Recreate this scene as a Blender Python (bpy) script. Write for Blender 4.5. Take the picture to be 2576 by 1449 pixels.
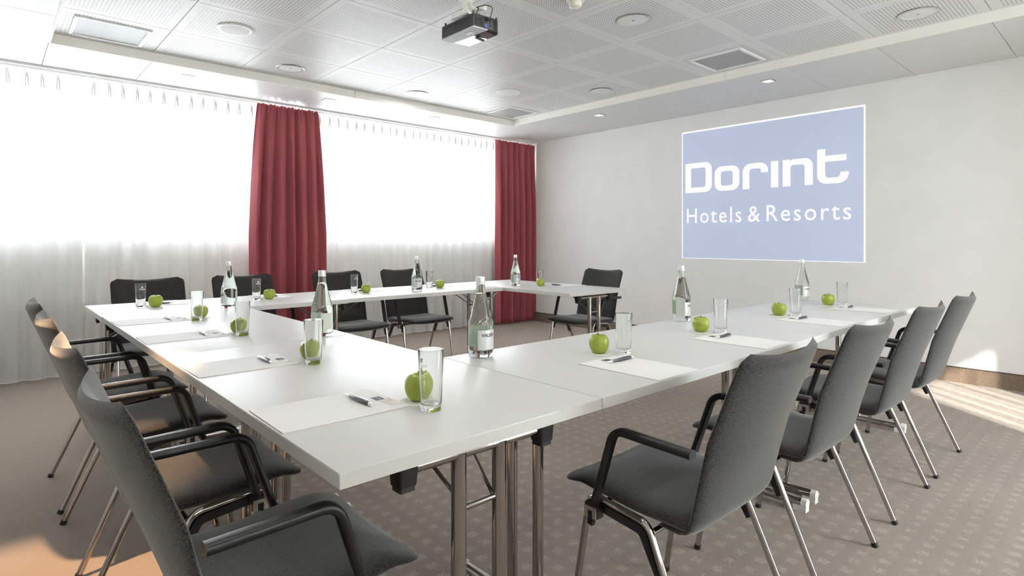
import bpy, math, random
from mathutils import Vector, Matrix

random.seed(7)
scene = bpy.context.scene
col = scene.collection
for o in list(bpy.data.objects):
    bpy.data.objects.remove(o, do_unlink=True)
R = math.radians
PI = math.pi

# ------------------------------------------------------------------ camera
F_PX, CY, YAW, CX, HC = 1453.7, 605.3, 0.8334, 1288.0, 1.13
cam_d = bpy.data.cameras.new('camera')
cam = bpy.data.objects.new('camera', cam_d)
col.objects.link(cam)
cam_d.sensor_fit = 'HORIZONTAL'
cam_d.sensor_width = 36.0
cam_d.lens = 36.0 * F_PX / 2576.0
cam_d.shift_y = (CY - 724.5) / 2576.0
cam_d.clip_start = 0.05
cam.location = (0, 0, HC)
cam.rotation_euler = (PI / 2, 0, YAW - PI / 2)
scene.camera = cam

# ------------------------------------------------------------------ world, sun, exposure
world = bpy.data.worlds.new('world')
scene.world = world
world.use_nodes = True
bg = world.node_tree.nodes['Background']
bg.inputs['Color'].default_value = (0.92, 0.965, 1.02, 1)
bg.inputs['Strength'].default_value = 13.5

SUN_EL = R(30)
sun_d = bpy.data.lights.new('sun', 'SUN')
sun = bpy.data.objects.new('sun', sun_d)
col.objects.link(sun)
sun_d.energy = 16.0
sun_d.angle = R(1.4)
sun_d.color = (1.0, 0.93, 0.84)
sdir = Vector((0.63 * math.cos(SUN_EL), 0.777 * math.cos(SUN_EL), -math.sin(SUN_EL)))
sun.rotation_euler = sdir.to_track_quat('-Z', 'Y').to_euler()
sun.location = (0, -6, 6)

vs = scene.view_settings
vs.view_transform = 'Standard'
vs.look = 'None'
vs.gamma = 1.0
vs.use_curve_mapping = False
vs.exposure = 1.32
scene.cycles.max_bounces = 14
scene.cycles.diffuse_bounces = 6
scene.cycles.transparent_max_bounces = 24
scene.cycles.transmission_bounces = 14
scene.cycles.caustics_reflective = False
scene.cycles.caustics_refractive = True
scene.cycles.blur_glossy = 0.5
scene.cycles.sample_clamp_indirect = 6.0

# room measures (metres)
XS = 5.736          # projection wall
XL = -1.0           # wall behind the left row
YW = 6.27           # window wall
YB = -1.45          # wall behind the camera
ZB = 2.508          # lower ceiling band
ZT = 2.575          # raised ceiling tray
TX0, TX1, TY1 = 0.317, 4.692, 5.15
TP, TQ = 0.625, 0.641
SILL = 1.27
TZ = 0.736          # table top height
OPX0, OPX1, OPZ = 2.77, 3.885, 2.1   # rear glazed opening

# daylight enters through these two openings: sampling aids for the world
def portal(loc, rot, sx, sy):
    d = bpy.data.lights.new('portal', 'AREA')
    d.shape = 'RECTANGLE'; d.size = sx; d.size_y = sy; d.energy = 1
    d.cycles.is_portal = True
    o = bpy.data.objects.new('window_portal', d)
    col.objects.link(o); o.location = loc; o.rotation_euler = rot
portal((2.35, YW + 0.1, (SILL + 2.46) / 2), (-PI / 2, 0, 0), 6.6, 2.46 - SILL)
portal(((OPX0 + OPX1) / 2, YB - 0.22, OPZ / 2), (PI / 2, 0, 0), OPX1 - OPX0, OPZ)
portal((0.80, YB - 0.22, 1.6), (PI / 2, 0, 0), 3.1, 1.5)
portal((4.80, YB - 0.22, 1.6), (PI / 2, 0, 0), 1.3, 1.5)

# ------------------------------------------------------------------ materials
def nodes_of(name):
    m = bpy.data.materials.new(name)
    m.use_nodes = True
    nt = m.node_tree
    return m, nt, nt.nodes['Principled BSDF']

def N(nt, t, **kw):
    n = nt.nodes.new(t)
    for k, v in kw.items():
        setattr(n, k, v)
    return n

def math_n(nt, op, a, b=None, c=None):
    n = nt.nodes.new('ShaderNodeMath'); n.operation = op
    for i, v in enumerate((a, b, c)):
        if v is None: continue
        if isinstance(v, (int, float)): n.inputs[i].default_value = v
        else: nt.links.new(v, n.inputs[i])
    return n.outputs[0]

def plain(name, c, rough=0.5, metal=0.0, spec=0.5, noise=0.0, nscale=60, bump=0.0, sheen=0.0, coat=0.0, coords='Object', emit=None, estr=0.0):
    m, nt, b = nodes_of(name)
    b.inputs['Base Color'].default_value = (*c, 1)
    b.inputs['Roughness'].default_value = rough
    b.inputs['Metallic'].default_value = metal
    b.inputs['Specular IOR Level'].default_value = spec
    if sheen:
        b.inputs['Sheen Weight'].default_value = sheen
        b.inputs['Sheen Roughness'].default_value = 0.5
    if coat:
        b.inputs['Coat Weight'].default_value = coat
        b.inputs['Coat Roughness'].default_value = 0.15
    if emit:
        b.inputs['Emission Color'].default_value = (*emit, 1)
        b.inputs['Emission Strength'].default_value = estr
    if noise or bump:
        tc = N(nt, 'ShaderNodeTexCoord')
        nz = N(nt, 'ShaderNodeTexNoise')
        nz.inputs['Scale'].default_value = nscale
        nz.inputs['Detail'].default_value = 4
        nt.links.new(tc.outputs[coords], nz.inputs['Vector'])
        if noise:
            mix = N(nt, 'ShaderNodeMix', data_type='RGBA')
            mr = N(nt, 'ShaderNodeMapRange')
            mr.inputs['From Min'].default_value = 0.37
            mr.inputs['From Max'].default_value = 0.63
            nt.links.new(nz.outputs['Fac'], mr.inputs['Value'])
            nt.links.new(mr.outputs[0], mix.inputs[0])
            mix.inputs[6].default_value = (*[x * (1 - noise) for x in c], 1)
            mix.inputs[7].default_value = (*[min(1, x * (1 + noise)) for x in c], 1)
            nt.links.new(mix.outputs[2], b.inputs['Base Color'])
        if bump:
            bp = N(nt, 'ShaderNodeBump')
            bp.inputs['Strength'].default_value = bump
            bp.inputs['Distance'].default_value = 0.002
            nt.links.new(nz.outputs['Fac'], bp.inputs['Height'])
            nt.links.new(bp.outputs[0], b.inputs['Normal'])
    return m

M = {}
M['wall'] = plain('wall_paint', (0.745, 0.738, 0.722), 0.75, noise=0.015, nscale=4, bump=0.05)
M['white_panel'] = plain('ceiling_panel_white', (0.665, 0.665, 0.655), 0.42, spec=0.3)
M['fascia'] = plain('fascia_cream', (0.84, 0.82, 0.76), 0.55)
M['dark_gap'] = plain('dark_gap', (0.03, 0.03, 0.03), 0.9)
M['laminate'] = plain('table_laminate', (0.625, 0.622, 0.612), 0.38, spec=0.5, noise=0.01, nscale=300)
M['laminate_edge'] = plain('table_edge_band', (0.585, 0.58, 0.56), 0.5)
M['chrome'] = plain('chrome', (0.50, 0.475, 0.45), 0.09, metal=1.0)
M['satin'] = plain('satin_steel', (0.62, 0.61, 0.59), 0.28, metal=1.0)
M['black'] = plain('black_plastic', (0.012, 0.012, 0.013), 0.38, spec=0.5)
M['black_soft'] = plain('black_rubber', (0.015, 0.015, 0.016), 0.6)
M['white_plastic'] = plain('white_plastic', (0.78, 0.78, 0.74), 0.4)
M['fabric'] = plain('grey_upholstery', (0.033, 0.0312, 0.0292), 0.95, spec=0.1, noise=0.95, nscale=430, bump=0.12, sheen=0.4)
M['seam'] = plain('upholstery_stitch', (0.034, 0.033, 0.033), 0.95, spec=0.1, noise=0.4, nscale=900)
M['apple'] = None
M['stem'] = plain('apple_stem', (0.08, 0.05, 0.025), 0.8)
M['paper'] = plain('paper_pad', (0.80, 0.795, 0.79), 0.7, spec=0.3)
M['paper_edge'] = plain('pad_backing', (0.42, 0.36, 0.31), 0.8)
M['coaster'] = plain('coaster_paper', (0.76, 0.77, 0.71), 0.8)
M['print'] = plain('navy_print', (0.055, 0.06, 0.09), 0.6)
M['print_white'] = plain('print_white', (0.7, 0.7, 0.72), 0.6)
M['pen'] = plain('pen_barrel', (0.035, 0.038, 0.055), 0.22, coat=0.5)
M['candy'] = plain('candy_foil', (0.74, 0.68, 0.65), 0.35, spec=0.6)
M['ink'] = plain('label_ink', (0.02, 0.02, 0.025), 0.6)
M['label'] = plain('silver_label', (0.60, 0.61, 0.60), 0.42, metal=0.35)
M['label_green'] = plain('pale_green_label', (0.56, 0.60, 0.51), 0.6)
M['label_grey'] = plain('label_mountain_grey', (0.42, 0.43, 0.43), 0.5, metal=0.3)
M['cap'] = plain('aluminium_cap', (0.80, 0.80, 0.79), 0.35, metal=0.6)
M['frost'] = plain('frosted_print', (0.85, 0.86, 0.87), 0.8)
M['track'] = plain('curtain_track', (0.72, 0.72, 0.70), 0.4)
M['baseboard'] = plain('carpet_skirting', (0.20, 0.150, 0.112), 0.95, spec=0.1, noise=0.22, nscale=160, bump=0.6)
M['skirting_cap'] = plain('skirting_edge', (0.06, 0.04, 0.03), 0.8)
M['radiator'] = plain('radiator_cover', (0.80, 0.775, 0.735), 0.5)
M['parapet'] = plain('parapet_render', (0.78, 0.755, 0.72), 0.8)
M['win_frame'] = plain('window_frame', (0.55, 0.55, 0.54), 0.5)
M['vent_frame'] = plain('vent_frame', (0.80, 0.80, 0.79), 0.4)
M['speaker'] = plain('speaker_white', (0.70, 0.70, 0.69), 0.55)
M['port_blue'] = plain('port_blue', (0.10, 0.13, 0.42), 0.4)
M['proj_black'] = plain('projector_black', (0.02, 0.02, 0.022), 0.45)
M['proj_rib'] = plain('projector_rib', (0.045, 0.045, 0.05), 0.45)
M['proj_grey'] = plain('projector_grey', (0.36, 0.39, 0.39), 0.4)
M['proj_glass'] = plain('projector_filter', (0.035, 0.008, 0.012), 0.15)
M['lamp_white'] = plain('lamp_glow', (0.8, 0.8, 0.8), 0.5, emit=(1, 0.98, 0.95), estr=1.1)
M['lens_glow'] = plain('lens_glow', (0.8, 0.8, 0.8), 0.4, emit=(0.95, 0.97, 1.0), estr=0.22)
M['spot_glow'] = plain('halogen_glow', (0.9, 0.9, 0.9), 0.4, emit=(1.0, 0.86, 0.68), estr=2.5)
M['screen_blue'] = plain('projected_blue', (0.50, 0.545, 0.70), 0.8, emit=(0.52, 0.58, 0.78), estr=0.085)
M['screen_white'] = plain('projected_white', (0.76, 0.78, 0.80), 0.8, emit=(0.92, 0.95, 1.0), estr=0.24)
M['crystal'] = plain('smoke_detector_clear', (0.75, 0.74, 0.62), 0.12, spec=0.8)

def glass(name, ior, color=(1, 1, 1), rough=0.0):
    m = bpy.data.materials.new(name); m.use_nodes = True
    nt = m.node_tree; nt.nodes.clear()
    g = N(nt, 'ShaderNodeBsdfGlass')
    g.inputs['IOR'].default_value = ior
    g.inputs['Color'].default_value = (*color, 1)
    g.inputs['Roughness'].default_value = rough
    o = N(nt, 'ShaderNodeOutputMaterial')
    nt.links.new(g.outputs[0], o.inputs[0])
    return m
M['glass'] = glass('tumbler_glass', 1.45, (0.985, 0.99, 0.985))
M['bottle'] = glass('water_bottle_glass', 1.36, (0.95, 0.975, 0.955))

def pane_mat():
    m = bpy.data.materials.new('window_pane'); m.use_nodes = True
    nt = m.node_tree; nt.nodes.clear()
    t = N(nt, 'ShaderNodeBsdfTransparent'); t.inputs[0].default_value = (0.96, 0.97, 0.96, 1)
    g = N(nt, 'ShaderNodeBsdfGlossy'); g.inputs['Roughness'].default_value = 0.02
    fr = N(nt, 'ShaderNodeFresnel'); fr.inputs[0].default_value = 1.3
    mx = N(nt, 'ShaderNodeMixShader'); o = N(nt, 'ShaderNodeOutputMaterial')
    nt.links.new(fr.outputs[0], mx.inputs[0]); nt.links.new(t.outputs[0], mx.inputs[1])
    nt.links.new(g.outputs[0], mx.inputs[2]); nt.links.new(mx.outputs[0], o.inputs[0])
    return m
M['pane'] = pane_mat()

def sheer_mat():
    m = bpy.data.materials.new('sheer_voile'); m.use_nodes = True
    nt = m.node_tree; nt.nodes.clear()
    t = N(nt, 'ShaderNodeBsdfTransparent')
    tl = N(nt, 'ShaderNodeBsdfTranslucent'); tl.inputs[0].default_value = (0.53, 0.53, 0.53, 1)
    d = N(nt, 'ShaderNodeBsdfDiffuse'); d.inputs[0].default_value = (0.95, 0.945, 0.93, 1)
    m1 = N(nt, 'ShaderNodeMixShader'); m1.inputs[0].default_value = 0.5
    m2 = N(nt, 'ShaderNodeMixShader')
    # fine weave varies the openness a little
    tc = N(nt, 'ShaderNodeTexCoord'); mp = N(nt, 'ShaderNodeMapping')
    mp.inputs['Scale'].default_value = (140, 140, 6)
    nz = N(nt, 'ShaderNodeTexNoise'); nz.inputs['Scale'].default_value = 1.0
    mr = N(nt, 'ShaderNodeMapRange'); mr.inputs['To Min'].default_value = 0.86; mr.inputs['To Max'].default_value = 0.95
    nt.links.new(tc.outputs['Object'], mp.inputs[0]); nt.links.new(mp.outputs[0], nz.inputs['Vector'])
    nt.links.new(nz.outputs['Fac'], mr.inputs[0]); nt.links.new(mr.outputs[0], m2.inputs[0])
    o = N(nt, 'ShaderNodeOutputMaterial')
    nt.links.new(tl.outputs[0], m1.inputs[1]); nt.links.new(d.outputs[0], m1.inputs[2])
    nt.links.new(t.outputs[0], m2.inputs[1]); nt.links.new(m1.outputs[0], m2.inputs[2])
    nt.links.new(m2.outputs[0], o.inputs[0])
    return m
M['sheer'] = sheer_mat()
def fill_blind_mat():  # translucent sheet for the fill windows added behind the camera
    m = bpy.data.materials.new('fill_blind_white'); m.use_nodes = True
    nt = m.node_tree; nt.nodes.clear()
    tl = N(nt, 'ShaderNodeBsdfTranslucent'); tl.inputs[0].default_value = (0.95, 0.94, 0.91, 1)
    d = N(nt, 'ShaderNodeBsdfDiffuse'); d.inputs[0].default_value = (0.85, 0.85, 0.83, 1)
    m1 = N(nt, 'ShaderNodeMixShader'); m1.inputs[0].default_value = 0.68
    o = N(nt, 'ShaderNodeOutputMaterial')
    nt.links.new(tl.outputs[0], m1.inputs[1]); nt.links.new(d.outputs[0], m1.inputs[2]); nt.links.new(m1.outputs[0], o.inputs[0])
    return m
M['blind'] = fill_blind_mat()
M['pleat'] = plain('pleat_tape', (0.70, 0.70, 0.69), 0.9)
M['hem'] = plain('sheer_hem', (0.88, 0.87, 0.85), 0.8)

def curtain_mat():
    m, nt, b = nodes_of('maroon_drape')
    b.inputs['Base Color'].default_value = (0.33, 0.080, 0.093, 1)
    b.inputs['Roughness'].default_value = 0.75
    b.inputs['Specular IOR Level'].default_value = 0.2
    b.inputs['Sheen Weight'].default_value = 0.35
    b.inputs['Sheen Tint'].default_value = (0.8, 0.3, 0.38, 1)
    tc = N(nt, 'ShaderNodeTexCoord'); nz = N(nt, 'ShaderNodeTexNoise')
    nz.inputs['Scale'].default_value = 700
    nt.links.new(tc.outputs['Object'], nz.inputs['Vector'])
    bp = N(nt, 'ShaderNodeBump'); bp.inputs['Strength'].default_value = 0.2; bp.inputs['Distance'].default_value = 0.001
    nt.links.new(nz.outputs['Fac'], bp.inputs['Height']); nt.links.new(bp.outputs[0], b.inputs['Normal'])
    return m
M['maroon'] = curtain_mat()

def apple_mat():
    m, nt, b = nodes_of('green_apple_skin')
    tc = N(nt, 'ShaderNodeTexCoord'); nz = N(nt, 'ShaderNodeTexNoise'); nz.inputs['Scale'].default_value = 22
    vo = N(nt, 'ShaderNodeTexVoronoi'); vo.inputs['Scale'].default_value = 260
    mix = N(nt, 'ShaderNodeMix', data_type='RGBA')
    mix.inputs[6].default_value = (0.225, 0.285, 0.020, 1); mix.inputs[7].default_value = (0.33, 0.39, 0.052, 1)
    nt.links.new(tc.outputs['Object'], nz.inputs['Vector']); nt.links.new(nz.outputs['Fac'], mix.inputs[0])
    nt.links.new(tc.outputs['Object'], vo.inputs['Vector'])
    sp = math_n(nt, 'LESS_THAN', vo.outputs['Distance'], 0.10)
    sp2 = math_n(nt, 'MULTIPLY', sp, 0.35)
    mx2 = N(nt, 'ShaderNodeMix', data_type='RGBA'); mx2.inputs[7].default_value = (0.50, 0.56, 0.22, 1)
    nt.links.new(sp2, mx2.inputs[0]); nt.links.new(mix.outputs[2], mx2.inputs[6])
    nt.links.new(mx2.outputs[2], b.inputs['Base Color'])
    b.inputs['Roughness'].default_value = 0.33
    b.inputs['Subsurface Weight'].default_value = 0.08
    b.inputs['Subsurface Radius'].default_value = (0.01, 0.012, 0.004)
    return m
M['apple'] = apple_mat()

def perforated(name, base, pitch, rad, half, hole_shade=(0.10, 0.10, 0.10)):
    """white metal sheet; shade inside its round holes is coloured on as dark dots, laid out in the sheet's own plane"""
    m, nt, b = nodes_of(name)
    tc = N(nt, 'ShaderNodeTexCoord'); sp = N(nt, 'ShaderNodeSeparateXYZ')
    nt.links.new(tc.outputs['Object'], sp.inputs[0])
    sq = []
    inside = None
    for ax in (0, 1):
        v = math_n(nt, 'DIVIDE', sp.outputs[ax], pitch)
        fr = math_n(nt, 'SUBTRACT', math_n(nt, 'FRACT', v), 0.5)
        sq.append(math_n(nt, 'MULTIPLY', fr, fr))
        a = math_n(nt, 'LESS_THAN', math_n(nt, 'ABSOLUTE', sp.outputs[ax]), half)
        inside = a if inside is None else math_n(nt, 'MULTIPLY', inside, a)
    d2 = math_n(nt, 'ADD', sq[0], sq[1])
    h = math_n(nt, 'LESS_THAN', d2, (rad / pitch) ** 2)
    h = math_n(nt, 'MULTIPLY', h, inside)
    mix = N(nt, 'ShaderNodeMix', data_type='RGBA')
    mix.inputs[6].default_value = (*base, 1); mix.inputs[7].default_value = (*hole_shade, 1)  # darkness inside the perforations is put into the base colour
    nt.links.new(h, mix.inputs[0]); nt.links.new(mix.outputs[2], b.inputs['Base Color'])
    b.inputs['Roughness'].default_value = 0.45
    return m
M['tile'] = perforated('perforated_tile', (0.66, 0.66, 0.65), 0.0203, 0.0042, 0.2639)
M['vent'] = perforated('perforated_vent', (0.40, 0.40, 0.39), 0.0068, 0.0021, 0.30, (0.14, 0.14, 0.14))

def carpet_mat():
    m, nt, b = nodes_of('carpet')
    geo = N(nt, 'ShaderNodeNewGeometry'); sp = N(nt, 'ShaderNodeSeparateXYZ')
    nt.links.new(geo.outputs['Position'], sp.inputs[0])
    wob = N(nt, 'ShaderNodeTexNoise'); wob.inputs['Scale'].default_value = 140; wob.inputs['Detail'].default_value = 2
    nt.links.new(geo.outputs['Position'], wob.inputs['Vector'])
    w = math_n(nt, 'MULTIPLY', math_n(nt, 'SUBTRACT', wob.outputs['Fac'], 0.5), 0.5)
    ds = []
    for ax, o, p in ((0, 1.464, 0.0800), (1, 2.050, 0.0752)):
        v = math_n(nt, 'DIVIDE', math_n(nt, 'SUBTRACT', sp.outputs[ax], o), p)
        fr = math_n(nt, 'SUBTRACT', math_n(nt, 'FRACT', math_n(nt, 'ADD', v, 0.5)), 0.5)
        ds.append(math_n(nt, 'ABSOLUTE', fr))
    d = math_n(nt, 'MAXIMUM', ds[0], ds[1])
    d = math_n(nt, 'ADD', d, w)
    mr = N(nt, 'ShaderNodeMapRange'); mr.inputs['From Min'].default_value = 0.28; mr.inputs['From Max'].default_value = 0.19
    nt.links.new(d, mr.inputs[0])
    field = N(nt, 'ShaderNodeMapRange'); field.inputs['From Min'].default_value = 0.462; field.inputs['From Max'].default_value = 0.464
    nt.links.new(sp.outputs[0], field.inputs[0])          # plain border strip along the left wall
    dot = math_n(nt, 'MULTIPLY', mr.outputs[0], field.outputs[0])
    fib = N(nt, 'ShaderNodeTexNoise'); fib.inputs['Scale'].default_value = 260; fib.inputs['Detail'].default_value = 5
    fib.inputs['Roughness'].default_value = 0.7
    nt.links.new(geo.outputs['Position'], fib.inputs['Vector'])
    big = N(nt, 'ShaderNodeTexNoise'); big.inputs['Scale'].default_value = 9; big.inputs['Detail'].default_value = 4
    nt.links.new(geo.outputs['Position'], big.inputs['Vector'])
    curl = N(nt, 'ShaderNodeTexNoise'); curl.inputs['Scale'].default_value = 190; curl.inputs['Detail'].default_value = 1
    curl.inputs['Distortion'].default_value = 2.5
    nt.links.new(geo.outputs['Position'], curl.inputs['Vector'])
    base = N(nt, 'ShaderNodeMix', data_type='RGBA')
    base.inputs[6].default_value = (0.225, 0.185, 0.155, 1); base.inputs[7].default_value = (0.350, 0.295, 0.252, 1)
    fr_ = N(nt, 'ShaderNodeMapRange'); fr_.inputs['From Min'].default_value = 0.33; fr_.inputs['From Max'].default_value = 0.67
    nt.links.new(fib.outputs['Fac'], fr_.inputs[0])
    fac = math_n(nt, 'ADD', math_n(nt, 'MULTIPLY', fr_.outputs[0], 0.75), math_n(nt, 'MULTIPLY', big.outputs['Fac'], 0.25))
    nt.links.new(fac, base.inputs[0])
    dcol = N(nt, 'ShaderNodeMix', data_type='RGBA')
    dcol.inputs[6].default_value = (0.22, 0.18, 0.15, 1); dcol.inputs[7].default_value = (0.54, 0.475, 0.42, 1)
    cr = N(nt, 'ShaderNodeMapRange'); cr.inputs['From Min'].default_value = 0.38; cr.inputs['From Max'].default_value = 0.6
    nt.links.new(curl.outputs['Fac'], cr.inputs[0]); nt.links.new(cr.outputs[0], dcol.inputs[0])
    mix = N(nt, 'ShaderNodeMix', data_type='RGBA')
    nt.links.new(math_n(nt, 'MULTIPLY', dot, 0.82), mix.inputs[0])
    nt.links.new(base.outputs[2], mix.inputs[6]); nt.links.new(dcol.outputs[2], mix.inputs[7])
    nt.links.new(mix.outputs[2], b.inputs['Base Color'])
    b.inputs['Roughness'].default_value = 0.95
    b.inputs['Specular IOR Level'].default_value = 0.1
    b.inputs['Sheen Weight'].default_value = 0.15
    hgt = math_n(nt, 'ADD', math_n(nt, 'MULTIPLY', fib.outputs['Fac'], 0.5),
                 math_n(nt, 'MULTIPLY', dot, math_n(nt, 'SUBTRACT', curl.outputs['Fac'], 0.9)))
    bp = N(nt, 'ShaderNodeBump'); bp.inputs['Strength'].default_value = 0.7; bp.inputs['Distance'].default_value = 0.006
    nt.links.new(hgt, bp.inputs['Height']); nt.links.new(bp.outputs[0], b.inputs['Normal'])
    return m
M['carpet'] = carpet_mat()

# ------------------------------------------------------------------ mesh helpers
def link(o, parent=None):
    col.objects.link(o)
    if parent is not None: o.parent = parent
    return o

def tag(o, label=None, cat=None, group=None, kind=None):
    if label: o['label'] = label
    if cat: o['category'] = cat
    if group: o['group'] = group
    if kind: o['kind'] = kind
    return o

def thing(name, loc, rz, label, cat, group=None):
    o = bpy.data.objects.new(name, None)
    o.empty_display_size = 0.1
    link(o); o.location = loc; o.rotation_euler = (0, 0, rz)
    return tag(o, label, cat, group)

class MB:
    def __init__(self): self.v = []; self.f = []
    def add(self, vs, fs):
        k = len(self.v)
        self.v += [tuple(p) for p in vs]
        self.f += [tuple(i + k for i in q) for q in fs]
        return self
    def box(self, c, s, rz=0.0):
        cx, cy, cz = c; a, b, d = (x / 2 for x in s)
        pts = []
        for z in (-d, d):
            for x, y in ((-a, -b), (a, -b), (a, b), (-a, b)):
                X = x * math.cos(rz) - y * math.sin(rz); Y = x * math.sin(rz) + y * math.cos(rz)
                pts.append((cx + X, cy + Y, cz + z))
        return self.add(pts, [(3, 2, 1, 0), (4, 5, 6, 7), (0, 1, 5, 4), (1, 2, 6, 5), (2, 3, 7, 6), (3, 0, 4, 7)])
    def lathe(self, prof, seg=32, c=(0, 0, 0), closed=False):
        pts = []; fs = []; n = len(prof)
        for r, z in prof:
            for k in range(seg):
                a = 2 * PI * k / seg
                pts.append((c[0] + r * math.cos(a), c[1] + r * math.sin(a), c[2] + z))
        m = n if closed else n - 1
        for i in range(m):
            j = (i + 1) % n
            for k in range(seg):
                l = (k + 1) % seg
                fs.append((i * seg + k, i * seg + l, j * seg + l, j * seg + k))
        if not closed:
            fs.append(tuple(range(seg - 1, -1, -1)))
            fs.append(tuple((n - 1) * seg + k for k in range(seg)))
        return self.add(pts, fs)
    def sweep(self, path, sec, cap=True, up=None, scale=None):
        """sec: list of (a,b) offsets in the plane normal to the path"""
        P = [Vector(p) for p in path]; n = len(P); s = len(sec)
        T = []
        for i in range(n):
            t = (P[min(i + 1, n - 1)] - P[max(i - 1, 0)]).normalized(); T.append(t)
        u = Vector(up) if up else (Vector((0, 0, 1)) if abs(T[0].z) < 0.9 else Vector((1, 0, 0)))
        a = (u - T[0] * u.dot(T[0])).normalized()
        pts = []
        for i in range(n):
            if i:
                q = T[i - 1].rotation_difference(T[i]); a = q @ a
            a = (a - T[i] * a.dot(T[i])).normalized()
            b = T[i].cross(a)
            k = scale[i] if scale else 1.0
            for x, y in sec: pts.append(P[i] + (a * x + b * y) * k)
        fs = []
        for i in range(n - 1):
            for k in range(s):
                l = (k + 1) % s
                fs.append((i * s + k, i * s + l, (i + 1) * s + l, (i + 1) * s + k))
        if cap:
            fs.append(tuple(range(s - 1, -1, -1))); fs.append(tuple((n - 1) * s + k for k in range(s)))
        return self.add(pts, fs)
    def tube(self, path, r, seg=14, cap=True, scale=None):
        return self.sweep(path, [(r * math.cos(2 * PI * k / seg), r * math.sin(2 * PI * k / seg)) for k in range(seg)], cap, scale=scale)
    def prism(self, poly, h0, h1, fn):
        """poly in 2d, fn(x,y,h) -> xyz"""
        n = len(poly)
        pts = [fn(x, y, h0) for x, y in poly] + [fn(x, y, h1) for x, y in poly]
        fs = [tuple(range(n - 1, -1, -1)), tuple(range(n, 2 * n))]
        fs += [(k, (k + 1) % n, n + (k + 1) % n, n + k) for k in range(n)]
        return self.add(pts, fs)
    def mesh(self, name, mat, smooth=True, bevel=0.0, seg=2, angle=40):
        me = bpy.data.meshes.new(name)
        me.from_pydata(self.v, [], self.f)
        if bevel:
            import bmesh
            bm = bmesh.new(); bm.from_mesh(me)
            bmesh.ops.bevel(bm, geom=[e for e in bm.edges if e.calc_face_angle(0) > 0.6], offset=bevel, segments=seg, affect='EDGES', profile=0.6)
            bm.to_mesh(me); bm.free()
        import bmesh
        bm = bmesh.new(); bm.from_mesh(me); bmesh.ops.recalc_face_normals(bm, faces=bm.faces); bm.to_mesh(me); bm.free()
        me.materials.append(mat)
        if smooth:
            me.shade_smooth()
            me.set_sharp_from_angle(angle=R(angle))
        me.update()
        return me
    def build(self, name, mat, parent=None, smooth=True, bevel=0.0, seg=2, angle=40):
        return link(bpy.data.objects.new(name, self.mesh(name, mat, smooth, bevel, seg, angle)), parent)

def inst(name, me, parent=None, loc=(0, 0, 0), rot=(0, 0, 0), scale=None):
    o = link(bpy.data.objects.new(name, me), parent)
    o.location = loc; o.rotation_euler = rot
    if scale: o.scale = scale
    return o

def copy_tree(o, parent=None):
    c = o.copy(); col.objects.link(c); c.parent = parent
    for ch in list(o.children): copy_tree(ch, c)
    return c

def fillet(pts, rad, seg=7):
    P = [Vector(p) for p in pts]; out = [P[0]]
    for i in range(1, len(P) - 1):
        r = rad[i - 1] if isinstance(rad, (list, tuple)) else rad
        d1 = (P[i - 1] - P[i]).normalized(); d2 = (P[i + 1] - P[i]).normalized()
        ang = d1.angle(d2); t = r / math.tan(ang / 2)
        c = P[i] + (d1 + d2).normalized() * (r / math.sin(ang / 2))
        a = P[i] + d1 * t - c; b = P[i] + d2 * t - c
        for k in range(seg + 1):
            w = k / seg; th = a.angle(b)
            v = (a * math.sin((1 - w) * th) + b * math.sin(w * th)) / math.sin(th)
            out.append(c + v)
    out.append(P[-1])
    return out

def rrect(w, h, r, n=4):
    """rounded rectangle outline"""
    out = []
    for cx, cy, a0 in ((w / 2 - r, h / 2 - r, 0), (-w / 2 + r, h / 2 - r, 90), (-w / 2 + r, -h / 2 + r, 180), (w / 2 - r, -h / 2 + r, 270)):
        for k in range(n + 1):
            a = R(a0 + 90 * k / n); out.append((cx + r * math.cos(a), cy + r * math.sin(a)))
    return out

def text_points(s, size, width=None, align='CENTER', space=1.0, bold=0.0):
    """flat glyph mesh as (verts, faces) in the xy plane"""
    cu = bpy.data.curves.new('lettering', 'FONT')
    cu.body = s; cu.size = size; cu.align_x = align; cu.space_character = space
    cu.resolution_u = 3; cu.offset = bold * size
    ob = bpy.data.objects.new('lettering', cu); col.objects.link(ob)
    dg = bpy.context.evaluated_depsgraph_get()
    me = bpy.data.meshes.new_from_object(ob.evaluated_get(dg))
    vsx = [tuple(v.co) for v in me.vertices]; fs = [tuple(p.vertices) for p in me.polygons]
    bpy.data.objects.remove(ob); bpy.data.curves.remove(cu); bpy.data.meshes.remove(me)
    if width:
        x0 = min(v[0] for v in vsx); x1 = max(v[0] for v in vsx); k = width / (x1 - x0)
        vsx = [((v[0] - x0) * k - (width / 2 if align == 'CENTER' else 0), v[1], v[2]) for v in vsx]
    return vsx, fs

# ------------------------------------------------------------------ the room
def struct(name, mb, mat, label, smooth=False, **kw):
    return tag(mb.build(name, mat, None, smooth, **kw), label, None, None, 'structure')

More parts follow.
